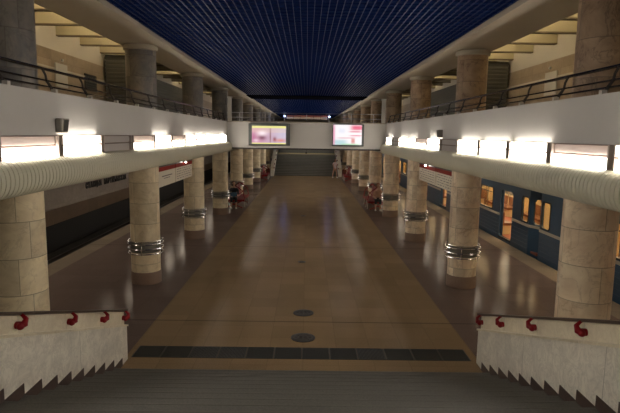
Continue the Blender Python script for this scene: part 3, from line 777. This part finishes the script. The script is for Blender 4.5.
# ------------------------------------------------------------------ metro train on the right track
def make_car():
    """local origin at the car centre on the platform side face, length along Y, body towards +X"""
    e = empty('metro_car')
    SL = 8.93; ZB, ZT = -.12, 2.22
    doors = [-6.84, -2.28, 2.28, 6.84]
    wins = [-4.56, 0, 4.56]
    holes = [rrect(d-.6, d+.6, .10, 1.88, .12) for d in doors] + [rrect(c-.82, c+.82, 1.02, 1.86, .10) for c in wins] + [rrect(c-.28, c+.28, 1.02, 1.86, .12) for c in (-8.58, 8.58)]
    side = plate('body_side', [(-SL, ZB), (SL, ZB), (SL, ZT), (-SL, ZT)], holes, .06, 'train_blue', e, lambda u, v, w_: (w_+.03, u, v))
    # plan corner panels
    for sg, inset, ext in ((-1, .32, .75), (1, .0, .05)):
        ln = math.hypot(inset, ext)
        fn = lambda u, v, w_, sg=sg, inset=inset, ln=ln, ext=ext: (.03+w_+inset*u/ln, sg*(SL+ext*u/ln), v)
        p = plate('body_end', [(0, ZB), (ln, ZB), (ln, ZT), (0, ZT)], [rrect(.16, ln-.10, 1.02, 1.84, .14)] if ln > .3 else [], .06, 'train_blue', e, fn)
        if ln > .3: plate('window_pane', rrect(.14, ln-.08, 1.0, 1.86, .14), [], .01, 'glass', p, fn)
        MB().add([(.0+inset*u/ln-.016+dx, sg*(SL+ext*u/ln), z) for dx in (0, .014) for u, z in ((0, .875), (ln, .875), (ln, .965), (0, .965))], [(0, 1, 2, 3), (4, 7, 6, 5), (0, 4, 5, 1), (1, 5, 6, 2), (2, 6, 7, 3), (3, 7, 4, 0)]).build('waist_stripe', 'train_stripe', p)
        MB().box(inset+.03, 2.67, *sorted((sg*(SL+ext)-.0, sg*(SL+ext-.04))), ZB, ZT).build('end_wall', 'train_blue', e); MB().box(inset+.08, 2.60, *sorted((sg*(SL+ext-.05), sg*(SL+ext-.06))), .1, 2.1).build('end_lining', 'train_in', e)
        MB().box(.9, 1.8, *sorted((sg*(SL+ext), sg*(SL+ext+.005))), .05, 1.95).build('gangway_door', 'rubber', e)
    # windows: rubber frames and panes
    for c, h in [(c, .82) for c in wins]+[(c, .28) for c in (-8.58, 8.58)]:
        fr = plate('window_frame', rrect(c-h-.03, c+h+.03, .99, 1.89, .12), [rrect(c-h+.01, c+h-.01, 1.03, 1.85, .10)], .02, 'rubber', e, lambda u, v, w_: (w_-.005, u, v))
        plate('window_pane', rrect(c-h, c+h, 1.02, 1.86, .10), [], .008, 'glass', fr, lambda u, v, w_: (w_+.03, u, v))
        if h > .5: MB().box(.02, .04, c-h, c+h, 1.66, 1.69).build('transom', 'rubber', fr)
    # waist stripe segments
    segs = [-SL]+[q for d in doors for q in (d-.62, d+.62)]+[SL]
    for a, b_ in zip(segs[::2], segs[1::2]):
        MB().box(-.016, 0, a, b_, .875, .965).build('waist_stripe', 'train_stripe', e)
        b = MB()
        for z in (.12, .26, .40, .54, .68): b.box(-.012, 0, a+.03, b_-.03, z, z+.018)
        b.build('body_rib', 'train_blue', e)
    # open door leaves parked inside the wall, each with its window
    for d in doors:
        for sg in (-1, 1):
            y0 = d+sg*.62; y1 = d+sg*1.2
            a, b_ = sorted((y0-sg*.10, y1-sg*.10))
            q = plate('door_leaf', [(a, .10), (b_, .10), (b_, 1.88), (a, 1.88)], [rrect(a+.12, b_-.12, 1.05, 1.75, .08)], .03, 'train_blue', e, lambda u, v, w_: (w_+.09, u, v))
            plate('door_window', rrect(a+.11, b_-.11, 1.04, 1.76, .08), [], .006, 'glass', q, lambda u, v, w_: (w_+.09, u, v))
        MB().box(-.02, .10, d-.6, d+.6, .04, .10).build('sill', 'rubber', e)
    # roof
    W = 2.70; n = 12
    pr = [(W/2-W/2*math.cos(PI*k/n), ZT+.42*math.sin(PI*k/n)**.7) for k in range(n+1)]
    MB().prism(pr, -SL-.75, SL+.05, 'y').build('roof', 'train_roof', e, True)
    MB().box(.0, .05, -SL, SL, ZT-.03, ZT+.05).build('roof_gutter', 'rubber', e)
    # far side wall with windows
    plate('far_body_side', [(-SL-.70, ZB), (SL+.0, ZB), (SL+.0, ZT), (-SL-.70, ZT)], [rrect(c-.82, c+.82, 1.02, 1.86, .10) for c in wins], .05, 'train_in', e, lambda u, v, w_: (W-.03+w_, u, v))
    MB().box(W-.01, W, -SL-.70, SL+.0, ZB, 1.0).build('far_cladding', 'train_blue', e)
    MB().box(.06, W-.06, -SL-.6, SL-.05, .02, .09).build('interior_floor', 'train_floor', e)
    MB().box(.06, W-.06, -SL-.6, SL-.05, 2.12, 2.16).build('interior_ceiling', 'train_in', e)
    # interior linings near side, under windows
    for c in wins:
        MB().box(.12, .15, c-1.0, c+1.0, .1, .98).build('interior_lining', 'train_in', e)
        for x0, x1, xb0, xb1 in ((.16, .62, .16, .24), (W-.62, W-.10, W-.18, W-.10)):
            st = MB(); st.box(x0, x1, c-1.55, c+1.55, .45, .55); o = st.build('bench_seat', 'seat_brown', e, bevel=.02)
            MB().box(x0+.06 if x0 < 1 else x0+.1, x1-.1, c-1.5, c+1.5, .1, .45).build('seat_base', 'train_in', o)
            MB().box(xb0, xb1, c-1.55, c+1.55, .55, .98).build('seat_back', 'seat_brown', o)
        b = MB()
        for x in (.62, W-.62):
            b.tube([(x, c-1.5, 1.95), (x, c+1.5, 1.95)], .016, 6)
            for sg in (-1, 1): b.tube([(x, c+sg*1.58, .55), (x, c+sg*1.58, 2.12)], .018, 6)
        b.build('grab_pole', 'chrome', e)
    for x in (.75, W-.75):
        MB().box(x-.09, x+.09, -SL-.5, SL-.1, 2.07, 2.12).build('lamp_strip', 'train_lamp', e)
    MB().box(.10, W-.1, -SL-.4, SL-.1, -.62, ZB).build('underframe', 'rubber', e)
    b = MB()
    for yc in (-6.3, 6.3):
        for dy in (-1.05, 1.05):
            for x in (.45, 1.97): b.prism([(yc+dy+.40*math.cos(2*PI*k/20), -.55+.38*math.sin(2*PI*k/20)) for k in range(20)], x, x+.12, 'x')
    b.build('wheels', 'dark_steel', e)
    return e
car = make_car(); index_kids()
car.location = (7.55, 26.58, 0); tag(car, 'blue metro car with an open orange lit door between the first two right columns', 'train car', 'cars of the blue metro train')
c2 = copy_tree(car); c2.location = (7.55, 7.83, 0); c2['label'] = 'nearest blue metro car, its end window next to the large right column'
c3 = copy_tree(car); c3.location = (7.55, 45.33, 0); c3['label'] = 'farthest blue metro car, seen in slivers between the distant right columns'

# ------------------------------------------------------------------ benches
def make_bench():
    e = empty('red_bench')
    L = 2.4
    for s in (-1, 1):
        b = MB()
        for k in range(4): x0 = s*(.10+k*.11); b.box(*sorted((x0, x0+s*.095)), -L/2, L/2, .42, .455)
        b.build('seat', 'red', e, bevel=.006)
        b = MB()
        for k in range(4): z = .50+k*.155; b.prism([(s*(.085-.02*k), z), (s*(.06-.02*k), z+.14), (s*(.045-.02*k), z+.14), (s*(.07-.02*k), z)], -L/2+.42, L/2, 'y')
        b.build('backrest', 'red', e)
    for y in (-L/2+.5, 0, L/2-.12):
        for s in (-1, 1):
            b = MB(); b.tube([(s*.48, y, 0), (s*.46, y, .40), (s*.10, y, .41)], .02, 8); b.build('leg', 'white_metal', e, True)
        b = MB(); b.tube([(0, y, .40), (0, y, 1.12)], .02, 8); b.build('back_post', 'white_metal', e, True)
    for y in (-L/2, L/2):
        b = MB(); b.tube([(-.5, y, .43), (.42, y, .02)], .028, 6); b.tube([(.5, y, .43), (-.42, y, .02)], .028, 6); b.box(-.52, .52, y-.02, y+.02, .36, .43); b.build('end_frame', 'red', e)
        yy = max(y, -L/2+.44)
        b = MB(); b.tube([(-.5, yy, .42), (-.40, yy, .85), (-.04, yy, 1.12), (.04, yy, 1.12), (.40, yy, .85), (.5, yy, .42)], .026, 6); b.tube([(-.40, yy, .85), (.12, yy, .44)], .02, 6); b.tube([(.40, yy, .85), (-.12, yy, .44)], .02, 6); b.build('arm_frame', 'red', e)
    return e
bp = make_bench(); index_kids()
for i, (x, y, lab) in enumerate(((-3.72, 28.75, 'red double bench on the left with a person in dark clothes'), (3.78, 28.75, 'red double bench on the right with a ginger haired person'),
                                 (-3.75, 46.2, 'distant red bench left of the far stairs'), (3.75, 46.2, 'distant red bench right of the far stairs'))):
    e = bp if i == 0 else copy_tree(bp)
    e.location = (x, y, 0); tag(e, lab, 'bench', 'red benches between the columns')

# ------------------------------------------------------------------ people
def skinned(name, joints, bones, m, parent, root=0, sub=2):
    me = bpy.data.meshes.new(name); me.from_pydata([j[0] for j in joints], bones, [])
    o = bpy.data.objects.new('tmp', me); C.objects.link(o)
    md = o.modifiers.new('s', 'SKIN'); me.skin_vertices[0].data[root].use_root = True
    for i, j in enumerate(joints):
        r = j[1]; me.skin_vertices[0].data[i].radius = r if isinstance(r, tuple) else (r, r)
    ss = o.modifiers.new('u', 'SUBSURF'); ss.levels = sub; ss.render_levels = sub
    bpy.context.view_layer.update()
    m2 = bpy.data.meshes.new_from_object(o.evaluated_get(bpy.context.evaluated_depsgraph_get()))
    bpy.data.objects.remove(o)
    for p in m2.polygons: p.use_smooth = True
    m2.name = name; m2.materials.clear(); m2.materials.append(M[m])
    q = bpy.data.objects.new(name, m2); C.objects.link(q)
    if parent: q.parent = parent
    return q
def head_parts(e, c, hair, hm, long_hair=False):
    """face facing local -Y"""
    x, y, z = c
    b = MB(); b.sphere((x, y, z), .073, .092, .115, 18, 12); b.sphere((x, y-.092, z-.012), .012, .016, .02, 8, 6)
    b.sphere((x-.074, y+.005, z-.01), .012, .02, .03, 8, 6); b.sphere((x+.074, y+.005, z-.01), .012, .02, .03, 8, 6)
    b.build('head', 'skin', e, True)
    b = MB(); b.sphere((x-.027, y-.083, z+.008), .011, .008, .007, 8, 5); b.sphere((x+.027, y-.083, z+.008), .011, .008, .007, 8, 5); b.build('eyes', 'hair_brown', e, True)
    MB().sphere((x, y-.083, z-.055), .024, .01, .007, 8, 5).build('mouth', 'red', e, True)
    b = MB(); b.sphere((x, y+.022, z+.03), .086, .095, .105, 16, 10)
    if long_hair: b.sphere((x, y+.07, z-.08), .085, .05, .15, 14, 8)
    b.build('hair', hm, e, True)
def hand(b, p, d):
    """palm and five bent fingers at p pointing along d"""
    p = Vector(p); d = Vector(d).normalized(); sd = d.cross(Vector((0, 0, 1)))
    if sd.length < .1: sd = Vector((1, 0, 0))
    sd.normalize(); up = sd.cross(d)
    b.sphere(p+d*.04, .032, .045, .03, 10, 6)
    for k, L in enumerate((.068, .078, .072, .056)):
        o_ = sd*(.027-.018*k); q = p+d*.07+o_
        b.tube([q-d*.02, q+d*L*.5, q+d*L*.85-up*.018], [.009, .0085, .007], 6)
    b.tube([p+d*.02+sd*.025, p+d*.045+sd*.05, p+d*.075+sd*.052-up*.01], [.011, .01, .008], 6)

def sitting(loc, rz, label, top, bottom, hair, hair_m, shoe, bag=None, lean=.05, h=1.0):
    """sits on a .46 m seat facing local -Y; origin on the floor below the hips"""
    e = empty('person', loc, rz, label, 'person')
    J = [((0, 0, .55), (.15, .12)), ((0, -.01, .72), (.125, .095)), ((0, -lean, .92), (.16, .105)), ((0, -lean, 1.03), (.09, .07)), ((0, -lean-.01, 1.12), (.05, .05)), ((0, -lean-.02, 1.19), (.045, .045))]
    B = [(0, 1), (1, 2), (2, 3), (3, 4), (4, 5)]
    for s in (-1, 1):
        n = len(J)
        J += [((s*.09, -.04, .54), .09), ((s*.11, -.26, .54), .078), ((s*.12, -.45, .52), .062), ((s*.12, -.47, .30), .052), ((s*.12, -.46, .09), .036), ((s*.12, -.55, .04), (.035, .03))]
        B += [(0, n), (n, n+1), (n+1, n+2), (n+2, n+3), (n+3, n+4), (n+4, n+5)]
        n = len(J)
        J += [((s*.18, -lean, .97), .055), ((s*.23, -lean-.05, .75), .042), ((s*.17, -.26, .66), .033), ((s*.12, -.32, .64), .026)]
        B += [(3, n), (n, n+1), (n+1, n+2), (n+2, n+3)]
    skinned('body', J, B, 'skin', e)
    # shirt and trousers are slightly larger shells over the body
    Jt = [((0, 0, .60), (.165, .135)), ((0, -.01, .75), (.14, .11)), ((0, -lean, .93), (.175, .12)), ((0, -lean, 1.03), (.105, .08)), ((0, -lean, 1.07), (.06, .06))]
    Bt = [(0, 1), (1, 2), (2, 3), (3, 4)]
    for s in (-1, 1):
        n = len(Jt); Jt += [((s*.185, -lean, .97), .066), ((s*.235, -lean-.05, .76), .054), ((s*.19, -.20, .68), .045)]; Bt += [(3, n), (n, n+1), (n+1, n+2)]
    skinned('top', Jt, Bt, top, e)
    Jb = [((0, 0, .57), (.165, .12))]; Bb = []
    for s in (-1, 1):
        n = len(Jb); Jb += [((s*.09, -.04, .55), .102), ((s*.11, -.26, .55), .09), ((s*.12, -.46, .53), .073), ((s*.12, -.48, .32), .062)]
        Bb += [(0, n), (n, n+1), (n+1, n+2), (n+2, n+3)]
    skinned('trousers', Jb, Bb, bottom, e)
    b = MB(); hand(b, (-.12, -.32, .65), (.15, -1, -.1)); hand(b, (.12, -.32, .65), (-.15, -1, -.1)); b.build('hands', 'skin', e, True)
    b = MB()
    for s in (-1, 1): b.sphere((s*.12, -.53, .04), .045, .12, .04, 12, 6)
    b.build('shoes', shoe, e, True)
    head_parts(e, (0, -lean-.035, 1.30), hair, hair_m, True)
    if bag: bg = MB(); bg.box(-.17, .17, -.42, -.28, .60, .84); o = bg.build('bag', bag, e, bevel=.03)
    return e
sitting((-3.76, 27.74, -.0), .1, 'person in dark clothes sitting on the left red bench, blue bag on lap', 'cloth_dark', 'cloth_dark', 1, 'hair_brown', 'cloth_white', bag='cloth_blue')
sitting((3.80, 27.74, -.0), -.1, 'ginger haired person in beige top and dark trousers sitting on the right red bench', 'cloth_beige', 'cloth_dark', 1, 'hair_ginger', 'cloth_white')

# standing, mid stride
e = empty('person', (2.62, 48.4, 0), .5, 'person in pale pink top walking in front of the far stairs', 'person')
J = [((0, 0, .90), (.14, .11)), ((0, 0, 1.08), (.115, .09)), ((0, -.01, 1.28), (.155, .10)), ((0, -.01, 1.39), (.085, .065)), ((0, -.015, 1.47), (.048, .048)), ((0, -.02, 1.53), (.045, .045))]
B = [(0, 1), (1, 2), (2, 3), (3, 4), (4, 5)]
for s in (-1, 1):
    n = len(J); fy = s*.16
    J += [((s*.085, 0, .84), .088), ((s*.09, -fy*.5, .62), .072), ((s*.09, -fy*.9+(-.02), .47), .056), ((s*.09, -fy*1.0+(.06 if s < 0 else 0), .28), .05), ((s*.09, -fy*1.3+(.06 if s < 0 else 0), .09), .034), ((s*.09, -fy*1.3-.09, .04), (.034, .028))]
    B += [(0, n), (n, n+1), (n+1, n+2), (n+2, n+3), (n+3, n+4), (n+4, n+5)]
    n = len(J)
    J += [((s*.18, -.01, 1.33), .05), ((s*.22, .02+fy*.4, 1.10), .04), ((s*.21, -.08+fy*.8, .90), .03), ((s*.20, -.10+fy, .86), .025)]
    B += [(3, n), (n, n+1), (n+1, n+2), (n+2, n+3)]
skinned('body', J, B, 'skin', e)
Jt = [((0, 0, .80), (.19, .15)), ((0, 0, 1.0), (.15, .12)), ((0, 0, 1.12), (.135, .105)), ((0, -.01, 1.29), (.17, .115)), ((0, -.01, 1.39), (.10, .08)), ((0, -.01, 1.42), (.06, .06))]
Bt = [(0, 1), (1, 2), (2, 3), (3, 4), (4, 5)]
for s in (-1, 1):
    n = len(Jt); Jt += [((s*.185, -.01, 1.33), .062), ((s*.22, .01, 1.18), .052)]; Bt += [(4, n), (n, n+1)]
skinned('dress', Jt, Bt, 'cloth_pink', e)
b = MB(); hand(b, (-.2, -.26, .86), (0, -.3, -1)); hand(b, (.2, .06, .86), (0, -.2, -1)); b.build('hands', 'skin', e, True)
b = MB(); b.sphere((-.09, .21, .045), .045, .12, .04, 12, 6); b.sphere((.09, -.26, .04), .045, .12, .04, 12, 6); b.build('shoes', 'cloth_white', e, True)
head_parts(e, (0, -.04, 1.64), 1, 'hair_brown', True)

# ------------------------------------------------------------------ far end of the upper level
e = empty('lit_strip_sign', (0, 56.0, 5.55), 0, 'thin reddish strip panel high on the far end of the hall', 'panel')
MB().box(-2.1, 2.1, -.06, 0, .12, .30).build('red_panel', 'far_red', e); MB().box(-2.1, 2.1, -.07, 0, -.10, .12).build('beige_panel', 'far_beige', e)
b = MB()
for x in (-1.4, -.7, 0, .7, 1.4): b.box(x-.02, x+.02, -.08, 0, -.12, .34)
b.build('divider', 'dark_steel', e)
b = MB()
for x in (-1.9, 0, 1.9): b.tube([(x, -.03, .3), (x, -.03, .6)], .015, 6)
b.build('hanger', 'dark_steel', e)
for s, nm in ((-1, 'left'), (1, 'right')):
    e = empty('blue_spotlight', (s*2.3, 55.5, 5.72), 0, f'small blue spotlight glinting at the {nm} end of the far strip panel', 'lamp')
    MB().box(-.10, .10, 0, .16, -.08, .08).build('lamp_body', 'dark_steel', e); MB().sphere((0, -.02, 0), .10, .04, .07).build('lens', 'blue_lamp', e, True)
    MB().tube([(0, .08, .08), (0, .08, .38)], .015, 6).build('stem', 'dark_steel', e)
    l = bpy.data.lights.new('blue_spot', 'POINT'); l.energy = 5; l.color = (.30, .45, 1.0); l.shadow_soft_size = .1
    lo = bpy.data.objects.new('spot_light', l); C.objects.link(lo); lo.location = (0, -.25, -.12); lo.parent = e

# unseen lobby lamps added behind the camera to light the stairs
for k, (x, y) in enumerate(((-1.8, -1.5), (1.8, -1.5), (-1.8, -4.0), (1.8, -4.0))):
    e = empty('fill_lamp', (x, y, 5.94), 0, f'flat fill lamp added out of view behind the camera, {ORD[k]} of four', 'lamp', 'added fill lamps behind the camera')
    MB().box(-.62, .62, -.62, .62, 0, .06).build('lamp_frame', 'white_metal', e); MB().box(-.56, .56, -.56, .56, -.01, 0).build('lamp_diffuser', 'stair_fill', e)
